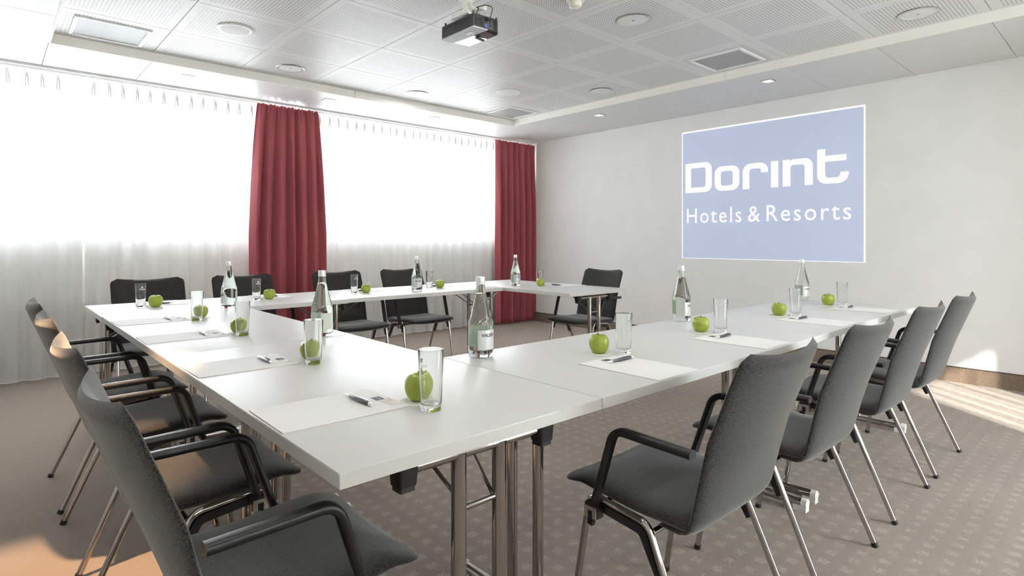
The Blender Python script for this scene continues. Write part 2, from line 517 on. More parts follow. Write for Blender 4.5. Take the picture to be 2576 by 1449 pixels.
struct('floor', MB().box(((XL + XS) / 2, (YB + YW) / 2, -0.05), (XS - XL + 0.4, YW - YB + 0.4, 0.1)), M['carpet'], 'brown carpet woven with small pale squares')
struct('wall_right', MB().box((XS + 0.1, (YB + YW) / 2, 1.4), (0.2, YW - YB + 0.4, 2.8)), M['wall'], 'smooth off-white wall carrying the projected picture')
struct('wall_left', MB().box((XL - 0.1, (YB + YW) / 2, 1.4), (0.2, YW - YB + 0.4, 2.8)), M['wall'], 'plain off-white wall behind the left row')
wb = MB()
RW = [(-0.75, 2.35), (4.15, 5.45)]; RZ0, RZ1 = 0.85, 2.35  # cut-outs for the added fill windows
edges = [XL, RW[0][0], RW[0][1], OPX0, OPX1, RW[1][0], RW[1][1], XS]
for a, b in ((0, 1), (2, 3), (4, 5), (6, 7)):
    wb.box(((edges[a] + edges[b]) / 2, YB - 0.1, 1.4), (edges[b] - edges[a], 0.2, 2.8))
for a, b in RW:
    wb.box(((a + b) / 2, YB - 0.1, RZ0 / 2), (b - a, 0.2, RZ0)).box(((a + b) / 2, YB - 0.1, (RZ1 + 2.8) / 2), (b - a, 0.2, 2.8 - RZ1))
wb.box(((OPX0 + OPX1) / 2, YB - 0.1, (OPZ + 2.8) / 2), (OPX1 - OPX0, 0.2, 2.8 - OPZ))
struct('wall_back', wb, M['wall'], 'plain off-white wall behind the camera')
ww = MB().box(((XL + XS) / 2, YW + 0.06, SILL / 2), (XS - XL, 0.12, SILL)).box(((5.42 + XS) / 2, YW + 0.06, 1.9), (XS - 5.42, 0.12, 1.3)).box(((XL + XS) / 2, YW + 0.06, 2.64), (XS - XL, 0.12, 0.32))
struct('wall_window', ww, M['parapet'], 'low parapet wall under the long window')

# long window: frame and panes behind the sheers
wn = struct('window_1', MB().box(((XL + XS) / 2, YW + 0.06, SILL + 0.02), (XS - XL, 0.07, 0.05)).box(((XL + XS) / 2, YW + 0.06, 2.46), (XS - XL, 0.07, 0.05)), M['win_frame'], 'long strip window behind white sheer curtains')
mull = MB().box((0, 0, 0), (0.05, 0.06, 2.435 - SILL - 0.045)).mesh('mullion', M['win_frame'], False)
mx_ = [XL + 0.03, 0.60, 2.42, 5.395]
for x in mx_:
    inst('mullion', mull, wn, (x, YW + 0.06, (SILL + 2.48) / 2))
for a, b in zip(mx_[:-1], mx_[1:]):
    MB().box(((a + b) / 2, YW + 0.06, (SILL + 2.48) / 2), (b - a - 0.05, 0.006, 2.435 - SILL - 0.045)).build('pane', M['pane'], wn, False)

# rear glazed opening with vertical blind slats: the striped sunlight comes through it
w2 = struct('window_2', MB().box((OPX0 + 0.02, YB - 0.1, OPZ / 2), (0.04, 0.08, OPZ)).box((OPX1 - 0.02, YB - 0.1, OPZ / 2), (0.04, 0.08, OPZ)).box(((OPX0 + OPX1) / 2, YB - 0.1, OPZ - 0.02), (OPX1 - OPX0 - 0.08, 0.08, 0.04)), M['win_frame'], 'glazed rear opening hung with vertical blind slats')
MB().box(((OPX0 + OPX1) / 2, YB - 0.13, OPZ / 2 - 0.02), (OPX1 - OPX0 - 0.08, 0.006, OPZ - 0.04)).build('pane', M['pane'], w2, False)
slat = MB().box((0, 0, 0), (0.05, 0.003, OPZ - 0.1)).mesh('blind_slat', M['white_plastic'], False)
xx = OPX0 + 0.14
for k in range(11):
    inst('blind_slat', slat, w2, (xx, YB - 0.05, OPZ / 2), (0, 0, R(-8 + 6 * ((k * 37) % 5) / 4)))
    xx += 0.075 + 0.03 * ((k * 53) % 7) / 6

for k, (a, b) in enumerate(RW):  # unseen windows added behind the camera to brighten the room from the rear
    fill_win = struct('window_%d' % (3 + k), MB().box(((a + b) / 2, YB - 0.1, RZ0 + 0.02), (b - a, 0.08, 0.04)).box(((a + b) / 2, YB - 0.1, RZ1 - 0.02), (b - a, 0.08, 0.04)), M['win_frame'], 'unseen window with white roller blind, added behind the camera for fill light')
    MB().box(((a + b) / 2, YB - 0.13, (RZ0 + RZ1) / 2), (b - a, 0.006, RZ1 - RZ0)).build('pane', M['pane'], fill_win, False)
    MB().box(((a + b) / 2, YB - 0.04, (RZ0 + RZ1) / 2), (b - a, 0.002, RZ1 - RZ0)).build('fill_blind', M['blind'], fill_win, False)

# skirting
BH = 0.118
for name, c, s, lb in (('baseboard_right', (XS - 0.008, (YB + YW) / 2, BH / 2), (0.016, YW - YB, BH), 'brown carpet skirting along the projection wall'),
                       ('baseboard_left', (XL + 0.008, (YB + YW) / 2, BH / 2), (0.016, YW - YB, BH), 'brown carpet skirting along the left wall')):
    b_ = struct(name, MB().box(c, s), M['baseboard'], lb)
    MB().box((c[0], c[1], BH + 0.003), (0.018, s[1], 0.006)).build('edge_trim', M['skirting_cap'], b_, False)

# convector cover below the window, seen through the voile
rad = thing('radiator', (2.2, YW - 0.06, 0.0), 0, 'pale slatted radiator cover behind the sheer curtains', 'radiator')
MB().box((0, 0.02, 0.36), (5.8, 0.06, 0.50)).build('body', M['radiator'], rad, False)
sl = MB().box((0, 0, 0), (5.8, 0.012, 0.058)).mesh('slat', M['radiator'], False)
for k in range(7):
    inst('slat', sl, rad, (0, -0.017, 0.165 + k * 0.066))

# ceiling: dark void, tray tiles, band panels and fascia
ceil = struct('ceiling', MB().box(((XL + XS) / 2, (YB + YW) / 2, 2.72), (XS - XL + 0.4, YW - YB + 0.4, 0.1)), M['dark_gap'], 'white suspended ceiling with a raised perforated tray and lower border')
GAP = 0.0035
def grow(lo, hi): return (lo + hi) / 2, hi - lo - GAP
tile_me = MB().box((0, 0, 0.006), (TP - GAP, TQ - GAP, 0.012)).mesh('ceiling_tile', M['tile'], False, bevel=0.0015, seg=1)
ylines = [TY1 - TQ * k for k in range(0, 11)]
ylines[-1] = YB if ylines[-1] < YB else ylines[-1]
tiles = {}
for i in range(7):
    for j in range(10):
        o = inst('ceiling_tile', tile_me, ceil, (TX0 + TP * (i + 0.5), TY1 - TQ * (j + 0.5), ZT))
        tiles[(i, j)] = o
TYB = TY1 - 10 * TQ
def panel(x0, x1, y0, y1, z=ZB):
    return MB().box(((x0 + x1) / 2, (y0 + y1) / 2, z + 0.008), (x1 - x0 - GAP, y1 - y0 - GAP, 0.016)).build('ceiling_panel', M['white_panel'], ceil, False, bevel=0.001, seg=1)
YE = 5.835
xl = [XL, TX0 - TP] + [TX0 + TP * k for k in range(0, 8)] + [XS]
for a, b in zip(xl[:-1], xl[1:]): panel(a, b, TY1, YE)                        # along the window
yl = [TY1] + [TY1 - TQ * k for k in range(1, 11)]
for a, b in zip(yl[1:], yl[:-1]): panel(TX1, XS, a, b); panel(XL, TX0, a, b)
if TYB > YB: 
    panel(XL, XS, YB, TYB)
# fascia strips of the tray
fz = (ZB + ZT) / 2 + 0.004; fh = ZT - ZB + 0.012
MB().box(((TX0 + 2.62) / 2, TY1 - 0.004, fz), (2.62 - TX0, 0.012, fh)).build('fascia', M['fascia'], ceil, False)
MB().box(((TX1 + 2.625) / 2, TY1 - 0.004, fz), (TX1 - 2.625, 0.012, fh)).build('fascia', M['fascia'], ceil, False)
MB().box((TX1 - 0.004, (2.44 + TY1) / 2, fz), (0.012, TY1 - 2.44, fh)).build('fascia', M['fascia'], ceil, False)
MB().box((TX1 - 0.004, (2.436 + TYB) / 2, fz), (0.012, 2.436 - TYB, fh)).build('fascia', M['fascia'], ceil, False)
MB().box((TX0 + 0.004, (TYB + TY1) / 2, fz), (0.012, TY1 - TYB, fh)).build('fascia', M['fascia'], ceil, False)

# curtain track
tr = thing('curtain_track', (0, 0, 0), 0, 'white double curtain track along the top of the window', 'curtain track')
for y in (5.855, 5.965):
    MB().box(((XL + XS) / 2, y, ZB - 0.006), (XS - XL - 0.02, 0.022, 0.024)).build('rail', M['track'], tr, False)
MB().box(((XL + XS) / 2, 6.06, ZB + 0.012), (XS - XL - 0.02, 0.42, 0.012)).build('back_plate', M['track'], tr, False)

# ------------------------------------------------------------------ curtains
def smooth_noise(seed):
    rnd = random.Random(seed); t = [rnd.uniform(-1, 1) for _ in range(512)]
    def f(x):
        i = math.floor(x); u = x - i; u = u * u * (3 - 2 * u)
        return t[i % 512] * (1 - u) + t[(i + 1) % 512] * u
    return f

def sheer(x0, x1, y, label, seed):
    n1, n2, n3 = smooth_noise(seed), smooth_noise(seed + 1), smooth_noise(seed + 2)
    root = thing('sheer_curtain', ((x0 + x1) / 2, y, 0), 0, label, 'curtain', 'white sheers on the window track')
    cx = (x0 + x1) / 2
    PIT = 0.105
    def pt(s, z):
        k = 1 - z / 2.46
        amp = 0.012 + 0.030 * min(1, k * 1.6)
        ph = 2 * PI * s / (PIT * 1.55) + 2.2 * n1(s * 2.3) * min(1, 0.25 + k)
        yy = amp * (math.sin(ph) * (0.65 + 0.35 * n2(s * 3.1))) + 0.030 * n3(s * 1.4 + 0.3 * k) * k + 0.006 * math.sin(3.1 * ph + 5 * k) * k
        xo = 0.010 * math.cos(ph) * k + 0.012 * n2(s * 0.9 + 7) * k
        return (s - cx + xo, yy, z)
    nx = int((x1 - x0) / 0.0105); nz = 26
    zs = [0.022 + (2.47 - 0.022) * (j / nz) for j in range(nz + 1)]
    mb = MB()
    vs_ = [pt(x0 + (x1 - x0) * i / nx, z) for z in zs for i in range(nx + 1)]
    mb.add(vs_, [(j * (nx + 1) + i, j * (nx + 1) + i + 1, (j + 1) * (nx + 1) + i + 1, (j + 1) * (nx + 1) + i) for j in range(nz) for i in range(nx)])
    mb.build('voile', M['sheer'], root, angle=180)
    hem = MB(); path = [pt(x0 + (x1 - x0) * i / nx, 0.022) for i in range(0, nx + 1, 2)]
    hem.tube(path, 0.0028, 5)
    hem.build('hem', M['hem'], root)
    # pinched pleats hanging from the track
    pl = MB()
    for dx in (-0.007, 0.007):
        pl.sweep([(dx * 0.5, 0.02, 0.016), (dx, -0.004, -0.03), (dx * 1.3, 0.004, -0.10)], [(0.0055, 0.012), (-0.0055, 0.012), (-0.0055, -0.012), (0.0055, -0.012)], scale=[0.8, 1.0, 0.6], up=(1, 0, 0))
    pm = pl.mesh('pleat', M['pleat'])
    n = int((x1 - x0) / PIT); rnd = random.Random(seed)
    for i in range(n):
        s = x0 + PIT * (i + 0.5) + rnd.uniform(-0.012, 0.012)
        inst('pleat', pm, root, (s - cx, -0.040, 2.452), (0, R(rnd.uniform(-4, 4)), 0))
    return root
sheer(-0.98, 0.585, 5.975, 'white sheer curtain hanging leftmost at the frame edge', 11)
sheer(0.60, 2.06, 5.97, 'white sheer curtain between the left sheer and first maroon drape', 23)
sheer(2.46, 5.30, 5.97, 'white sheer curtain between the two maroon drapes', 37)

def drape(xa, xb, wa, wb, y, label, seed, nf):
    """gathered heavy curtain: wa top width, wb bottom width"""
    n1, n2 = smooth_noise(seed), smooth_noise(seed + 3)
    cx = (xa + xb) / 2
    root = thing('drape', (cx, y, 0), 0, label, 'curtain', 'maroon drapes')
    nx = 200; nz = 44
    def pt(u, w):
        z = 0.012 + 2.462 * w
        k = 1 - w
        width = wa + (wb - wa) * min(1, k * 1.9) ** 0.7
        uu = u + 0.035 * n1(u * 6 + 3) * k
        ph = 2 * PI * nf * uu + 0.7 * n2(u * 5)
        amp = (0.022 + 0.036 * min(1, k * 3)) * (0.78 + 0.22 * n2(u * 7 + 9))
        sn = math.sin(ph)
        yy = -amp * (1 - 2 * (1 - abs(math.sin(ph / 2))) ** 1.1)
        fine = 0.0
        if w > 0.93:
            fine = 0.010 * math.sin(2 * PI * nf * 2.6 * u + 2 * n1(u * 9)) * (w - 0.93) / 0.07
        xo = 0.016 * math.sin(ph) * k
        zz = z + (0.006 * math.sin(2 * PI * nf * 2.6 * u) if w > 0.995 else 0) + (0.004 * n1(u * 12) if w < 0.005 else 0)
        return ((u - 0.5) * width + xo, yy + fine, zz)
    mb = MB()
    vs_ = []
    for j in range(nz + 1):
        w = j / nz
        w = 1 - (1 - w) ** 1.35
        for i in range(nx + 1): vs_.append(pt(i / nx, w))
    mb.add(vs_, [(j * (nx + 1) + i, j * (nx + 1) + i + 1, (j + 1) * (nx + 1) + i + 1, (j + 1) * (nx + 1) + i) for j in range(nz) for i in range(nx)])
    o = mb.build('cloth', M['maroon'], root, angle=180)
    sol = o.modifiers.new('thickness', 'SOLIDIFY'); sol.thickness = 0.003
    gl = MB().box((0, 0, 0), (0.012, 0.008, 0.018)).mesh('glider', M['white_plastic'], False)
    for k in range(9):
        inst('glider', gl, root, (-wa / 2 + wa * (k + 0.5) / 9, 0.004, 2.480))
    return root
drape(1.94, 2.58, 0.60, 0.765, 5.845, 'wide maroon drape gathered between the two window bays', 5, 6.5)
drape(5.03, 5.70, 0.70, 0.715, 5.845, 'narrow maroon drape gathered in the room corner', 19, 6.5)

# ------------------------------------------------------------------ ceiling fittings
def tile_c(i, j): return TX0 + TP * (i + 0.5), TY1 - TQ * (j + 0.5)
seg = 40
ring_chrome = MB().lathe([(0.108, 0.0), (0.112, -0.004), (0.107, -0.007), (0.094, -0.005), (0.094, 0.0)], seg, closed=True).mesh('trim_ring', M['satin'])
ring_white = MB().lathe([(0.094, -0.001), (0.094, -0.006), (0.088, -0.006), (0.088, -0.001)], seg, closed=True).mesh('inner_ring', M['speaker'])
disc_off = MB().lathe([(0.088, -0.0005), (0.088, -0.004), (0.050, -0.0035), (0.047, -0.0045), (0.030, -0.0035), (0.027, -0.0045), (0.004, -0.004)], seg).mesh('lens', M['speaker'])
disc_on = MB().lathe([(0.088, -0.0005), (0.088, -0.004), (0.004, -0.004)], seg).mesh('lens', M['lamp_white'])
knob = MB().box((0, 0, -0.007), (0.006, 0.012, 0.006)).mesh('catch', M['satin'], False)
DL = [((2, 0), 'chrome-ringed downlight in the tray left of the maroon drape', False),
      ((4, 0), 'lit round downlight in the tray near the window', True),
      ((6, 2), 'small round downlight by the tray edge near the projected picture', False),
      ((4, 4), 'round downlight right of the ceiling projector', False),
      ((6, 6), 'round downlight at the far right of the tray', False)]
DL += [((2, 4), 'unseen downlight added for fill over the left row, ahead of the camera', True), ((0, 2), 'unseen downlight added for fill over the left border seats', True),  # out-of-view lit downlights, added as fill light
       ((4, 6), 'unseen downlight added for fill over the right row', True), ((2, 7), 'unseen downlight added for fill straight above the camera side', True),
       ((6, 8), 'unseen downlight added for fill near the rear right corner', True), ((0, 6), 'unseen downlight added for fill near the rear left', True), ((4, 8), 'unseen downlight added for fill near the rear glazing', True)]
for (i, j), lb, on in DL:
    x, y = tile_c(i, j)
    t = thing('ceiling_downlight', (x, y, ZT), 0, lb, 'ceiling light', 'round downlights in the tray')
    inst('trim_ring', ring_chrome, t); inst('inner_ring', ring_white, t)
    inst('lens', disc_on if on else disc_off, t); inst('catch', knob, t)
    if on:
        ld = bpy.data.lights.new('downlight_lamp', 'AREA'); ld.shape = 'DISK'; ld.size = 0.16; ld.energy = 1.9; ld.color = (1, 0.98, 0.95)
        lo = bpy.data.objects.new('downlight_lamp', ld); link(lo, t); lo.location = (0, 0, -0.02)
spk = MB().lathe([(0.115, 0), (0.118, -0.004), (0.112, -0.009), (0.092, -0.010), (0.086, -0.006)], seg).mesh('speaker_ring', M['vent_frame'])
spg = MB().lathe([(0.090, -0.004), (0.087, -0.010), (0.040, -0.013), (0.003, -0.0135)], seg).mesh('grille', M['speaker'])
for (i, j), lb in (((1, 1), 'white round ceiling speaker near the left vent'), ((5, 1), 'white round ceiling speaker in the tray above the corner')):
    x, y = tile_c(i, j)
    t = thing('ceiling_speaker', (x, y, ZT), 0, lb, 'speaker', 'ceiling speakers')
    inst('ring', spk, t); inst('grille', spg, t)
VS = 0.43
vf = MB()
for a in range(4):
    c, s = math.cos(a * PI / 2), math.sin(a * PI / 2)
    d = VS / 2 - 0.011
    vf.box((c * d - s * 0, s * d, -0.005), (0.022 if a % 2 == 0 else VS, VS if a % 2 == 0 else 0.022, 0.010))
vf = vf.mesh('frame', M['vent_frame'], False)
vp = MB().box((0, 0, -0.002), (VS - 0.044, VS - 0.044, 0.003)).mesh('perforated_plate', M['vent'], False)
for (i, j), lb in (((0, 0), 'square perforated air vent at the left end of the tray'), ((6, 4), 'square perforated air vent above the projected picture'), ((6, 0), 'square perforated air vent at the far tray corner')):
    x, y = tile_c(i, j)
    t = thing('air_vent', (x, y, ZT), 0, lb, 'air vent', 'square ceiling air vents')
    inst('frame', vf, t); inst('perforated_plate', vp, t)
# square halogen spots in the border
sqf = MB()
for a in range(4):
    c, s = math.cos(a * PI / 2), math.sin(a * PI / 2)
    sqf.box((c * 0.044, s * 0.044, -0.003), (0.012 if a % 2 == 0 else 0.10, 0.10 if a % 2 == 0 else 0.012, 0.006))
sqf = sqf.mesh('frame', M['satin'], False)
sql = MB().lathe([(0.034, 0.0), (0.034, -0.004), (0.020, -0.006), (0.002, -0.007)], 24).mesh('bulb', M['spot_glow'])
sqb = MB().box((0, 0, -0.0008), (0.078, 0.078, 0.0015)).mesh('reflector', M['satin'], False)
SPOTS = [(1.24, 5.42, 'square spot in the ceiling border above the left sheer'), (2.476, 5.40, 'square spot in the ceiling border above the first maroon drape'),
         (3.714, 5.38, 'square spot in the ceiling border above the middle sheer'), (4.97, 4.05, 'square spot in the ceiling border before the far corner'),
         (4.985, 2.205, 'square spot in the ceiling border above the projected picture'),
         (0.06, 2.20, 'square warm spot in the ceiling border over the left row'), (0.06, 4.05, 'square warm spot in the ceiling border near the left sheer')]
for k, (x, y, lb) in enumerate(SPOTS):
    t = thing('square_spotlight', (x, y, ZB), 0, lb, 'spotlight', 'square border spotlights')
    inst('frame', sqf, t); inst('reflector', sqb, t); inst('bulb', sql, t)
    ld = bpy.data.lights.new('halogen', 'SPOT'); ld.energy = 225 if k == 5 else 5; ld.color = (1.0, 0.62, 0.34)
    ld.spot_size = R(32 if k == 5 else 50); ld.spot_blend = 0.5; ld.shadow_soft_size = 0.03
    lo = bpy.data.objects.new('halogen', ld); link(lo, t); lo.location = (0, 0, -0.02)
# smoke detector, only its lower dome shows
x, y = 2.60, 2.30
t = thing('smoke_detector', (x, y, ZT), 0, 'small clear domed detector at the top edge beside the projector', 'detector')
MB().lathe([(0.055, 0), (0.055, -0.015), (0.045, -0.02)], 28).build('base', M['speaker'], t)
MB().lathe([(0.036, -0.018), (0.040, -0.03), (0.034, -0.05), (0.018, -0.06), (0.002, -0.062)], 28).build('dome', M['crystal'], t)

# ------------------------------------------------------------------ projector
pj = thing('projector', (2.03, 2.56, 2.34), 0, 'black projector hung from the white ceiling mount', 'projector')
W_, D_, H_ = 0.205, 0.305, 0.078      # x, y, z
poly = [(0, 0.0), (W_ - 0.035, -0.012), (W_, 0.025), (W_, D_ - 0.02), (W_ - 0.02, D_), (0.0, D_)]
MB().prism(poly, 0.004, H_, lambda a, b, h: (a, b, h)).build('body', M['proj_black'], pj, True, bevel=0.004, angle=30)
rib = MB().box((0, 0, 0), (0.004, D_ - 0.03, 0.0034)).mesh('rib', M['proj_rib'], False)
for k in range(9): inst('rib', rib, pj, (-0.0005, D_ / 2, 0.014 + k * 0.0066))
MB().prism([(0.0, 0.0), (0.10, -0.008), (0.085, D_ - 0.06), (0.075, D_), (0, D_)], -0.002, 0.004, lambda a, b, h: (a, b, h)).build('bottom_plate', M['proj_grey'], pj, False)
MB().box((0.05, 0.10, -0.003), (0.028, 0.055, 0.002)).build('type_label', M['label'], pj, False)
MB().prism([(0.100, 0.015), (0.19, 0.02), (0.19, 0.10), (0.12, 0.12)], -0.001, 0.004, lambda a, b, h: (a, b, h)).build('filter_cover', M['proj_glass'], pj, False)
MB().prism([(0.09, 0.13), (0.195, 0.115), (0.195, D_ - 0.02), (0.082, D_ - 0.01)], -0.001, 0.004, lambda a, b, h: (a, b, h)).build('lens_recess', M['lens_glow'], pj, False)
MB().lathe([(0.030, 0), (0.028, -0.008), (0.018, -0.013), (0.002, -0.015)], 24, (0.14, 0.21, 0.0)).build('lens', M['lens_glow'], pj)
MB().box((0.15, 0.125, -0.006), (0.07, 0.012, 0.010), R(12)).build('focus_lever', M['proj_black'], pj, False)
for k in range(2):
    for l in range(2):
        MB().tube([(0.012 + k * 0.17, 0.012 + l * 0.27, H_ - 0.005), (0.012 + k * 0.17, 0.012 + l * 0.27, H_ + 0.018)], 0.006, 10).build('adjuster_foot', M['proj_black'], pj)
# connector side
def face_y(x): return -0.012 * x / (W_ - 0.035)
inl = MB().box((0.022, -0.003, 0.055), (0.022, 0.006, 0.022)); inl.build('power_inlet', M['black_soft'], pj, False)
vent_s = MB().box((0, 0, 0), (0.026, 0.003, 0.0022)).mesh('vent_slot', M['proj_rib'], False)
for k in range(8): inst('vent_slot', vent_s, pj, (0.055, -0.0055, 0.016 + k * 0.0062))
for k in range(5): inst('vent_slot', vent_s, pj, (0.021, -0.0035, 0.014 + k * 0.005))
for x_ in (0.083, 0.098):
    MB().box((x_, -0.0085, 0.024), (0.008, 0.004, 0.016)).build('video_port', M['port_blue'], pj, False)
jack = MB().tube([(0, 0, 0), (0, -0.005, 0)], 0.0032, 10).mesh('jack', M['satin'])
for x_, z_ in ((0.083, 0.037), (0.083, 0.011), (0.098, 0.037), (0.098, 0.011), (0.113, 0.034), (0.113, 0.013), (0.097, 0.045), (0.125, 0.056), (0.125, 0.043), (0.128, 0.030), (0.126, 0.015)):
    inst('jack', jack, pj, (x_, -0.0078, z_))
MB().box((0.155, -0.0125, 0.040), (0.004, 0.006, 0.068)).build('seam', M['black_soft'], pj, False)
for k in range(7): inst('vent_slot', vent_s, pj, (0.182, 0.006, 0.014 + k * 0.006), (0, 0, R(46)), (0.8, 1, 1))
MB().tube(fillet([(0.094, -0.006, 0.058), (0.098, -0.032, 0.060), (0.112, -0.040, 0.125), (0.085, -0.01, 0.140), (0.045, 0.03, 0.128)], 0.02), 0.0028, 8).build('cable', M['black_soft'], pj)
MB().tube(fillet([(0.03, 0.015, H_), (0.045, 0.005, 0.115), (0.05, 0.03, 0.128)], 0.012), 0.0035, 8).build('cable', M['black_soft'], pj)
MB().box((0.088, -0.018, 0.059), (0.016, 0.022, 0.012)).build('cable_plug', M['black_soft'], pj, False)
pm = thing('projector_mount', (2.105, 2.72, ZT), 0, 'white ceiling bracket with flexible conduit holding the projector', 'bracket')
MB().lathe([(0.055, 0), (0.055, -0.006), (0.032, -0.03), (0.022, -0.06), (0.020, -0.10)], 28).build('pole', M['white_plastic'], pm)
MB().box((0, 0.0, -0.128), (0.10, 0.16, 0.006)).box((-0.048, 0.0, -0.112), (0.004, 0.16, 0.032)).box((0.048, 0.0, -0.112), (0.004, 0.16, 0.032)).build('plate', M['white_plastic'], pm, False)
MB().lathe([(0.036, -0.100), (0.036, -0.140), (0.030, -0.146), (0.030, -0.155)], 24).build('swivel', M['white_plastic'], pm)
cond = fillet([(0.005, -0.02, -0.03), (0.005, -0.05, -0.085), (0.02, -0.155, -0.105)], 0.03)
MB().tube(cond, 0.013, 12).build('conduit', M['white_plastic'], pm)
cr = MB().lathe([(0.0135, -0.003), (0.0155, -0.001), (0.0155, 0.001), (0.0135, 0.003)], 14, closed=True).mesh('conduit_ring', M['white_plastic'])
for k in range(7):
    a = Vector((0.005, -0.05, -0.085)); b = Vector((0.02, -0.155, -0.105)); p = a.lerp(b, 0.15 + 0.13 * k)
    inst('conduit_ring', cr, pm, p, (b - a).to_track_quat('Z', 'Y').to_euler())

# ------------------------------------------------------------------ projected picture on the wall
PY0, PY1, PZ0, PZ1 = 1.681, 3.491, 0.940, 2.330
pic = thing('projected_picture', (XS, 0, 0), 0, 'pale blue projected hotel logo slide on the white wall', 'projection')
def onwall(s, z, h): return (-h, -s, z)          # s runs left to right along the wall (s = -y)
MB().prism([(-PY1, PZ0), (-PY0, PZ0), (-PY0, PZ1), (-PY1, PZ1)], 0.0002, 0.0012, onwall).build('field', M['screen_blue'], pic, False)
for a, b, c, d in ((-PY1 - 0.004, PZ0 - 0.005, -PY0 + 0.004, PZ0), (-PY1 - 0.004, PZ1 - 0.014, -PY0 + 0.004, PZ1 + 0.002), (-PY1 - 0.004, PZ0, -PY1 + 0.006, PZ1 - 0.014), (-PY0 - 0.009, PZ0, -PY0 + 0.004, PZ1 - 0.014)):
    MB().prism([(a, b), (c, b), (c, d), (a, d)], 0.0002, 0.0022, onwall).build('border', M['screen_white'], pic, False)
B0, XH, CH = 1.655, 1.912, 1.977
def arc(cx, cy, r, a0, a1, n=8): return [(cx + r * math.cos(R(a0 + (a1 - a0) * k / n)), cy + r * math.sin(R(a0 + (a1 - a0) * k / n))) for k in range(n + 1)]
def ring_faces(outer, inner):
    """two outlines with equally many points -> strip prism"""
    n = len(outer); mb = MB()
    pts = [onwall(x, z, 0.0014) for x, z in outer] + [onwall(x, z, 0.0014) for x, z in inner] + [onwall(x, z, 0.0024) for x, z in outer] + [onwall(x, z, 0.0024) for x, z in inner]
    fs = []
    for k in range(n):
        l = (k + 1) % n
        fs += [(2 * n + k, 2 * n + l, 3 * n + l, 3 * n + k), (k, n + k, n + l, l), (k, l, 2 * n + l, 2 * n + k), (n + k, 3 * n + k, 3 * n + l, n + l)]
    return mb.add(pts, fs)
def rr(x0, x1, z0, z1, rbl, rbr, rtr, rtl):
    out = []
    for cx, cz, r, a in ((x0 + rbl, z0 + rbl, rbl, 180), (x1 - rbr, z0 + rbr, rbr, 270), (x1 - rtr, z1 - rtr, rtr, 0), (x0 + rtl, z1 - rtl, rtl, 90)):
        out += arc(cx, cz, r, a, a + 90)
    return out
def letter(mb): mb.build('letter', M['screen_white'], pic, False)
letter(ring_faces(rr(-3.451, -3.137, B0, CH, 0.001, 0.075, 0.075, 0.001), rr(-3.382, -3.207, B0 + 0.055, CH - 0.055, 0.001, 0.026, 0.026, 0.001)))
letter(ring_faces(rr(-3.104, -2.831, B0, XH, 0.08, 0.08, 0.08, 0.08), rr(-3.035, -2.902, B0 + 0.052, XH - 0.052, 0.03, 0.03, 0.03, 0.03)))
def flat(poly): return MB().prism(poly, 0.0014, 0.0024, onwall)
o_ = [(-2.795, B0)] + [(-2.726, B0)] + arc(-2.726 + 0.03, 1.858 - 0.03, 0.03, 180, 90) + arc(-2.606 - 0.03, 1.858 - 0.03, 0.03, 90, 0) + [(-2.606, 1.812), (-2.535, 1.812)] + arc(-2.535 - 0.085, XH - 0.085, 0.085, 0, 90) + arc(-2.795 + 0.085, XH - 0.085, 0.085, 90, 180)
letter(flat(o_))
letter(flat([(-2.506, B0), (-2.436, B0), (-2.436, XH), (-2.506, XH)]))
letter(flat([(-2.393, B0), (-2.320, B0)] + arc(-2.320 + 0.03, 1.858 - 0.03, 0.03, 180, 90) + arc(-2.189 - 0.03, 1.858 - 0.03, 0.03, 90, 0) + [(-2.189, B0), (-2.116, B0)] + arc(-2.116 - 0.075, XH - 0.075, 0.075, 0, 90) + [(-2.30, XH), (-2.325, XH - 0.018), (-2.325, XH), (-2.393, XH)]))
letter(flat([(-2.077, CH), (-2.077, B0 + 0.08)] + arc(-2.077 + 0.08, B0 + 0.08, 0.08, 180, 270) + arc(-1.810 - 0.085, B0 + 0.085, 0.085, 270, 360) + [(-1.810, 1.755), (-1.878, 1.755)] + arc(-1.878 - 0.035, 1.708 + 0.035, 0.035, 0, -90) + arc(-2.008 + 0.035, 1.708 + 0.035, 0.035, 270, 180) + [(-2.008, 1.858), (-1.829, 1.858), (-1.829, XH), (-2.008, XH), (-2.008, CH)]))
for word, x0, wd in (('Hotels', -3.432, 0.623), ('&', -2.740, 0.126), ('Resorts', -2.550, 0.760)):
    # every glyph is its own letter, spaced as in the slide
    tv, tf = text_points(word, 0.2335, wd, 'LEFT', 1.18)
    mb = MB(); mb.add([onwall(x0 + a, 1.322 + b, 0.0024) for a, b, c in tv], tf)
    mb.build('lettering', M['screen_white'], pic, False)

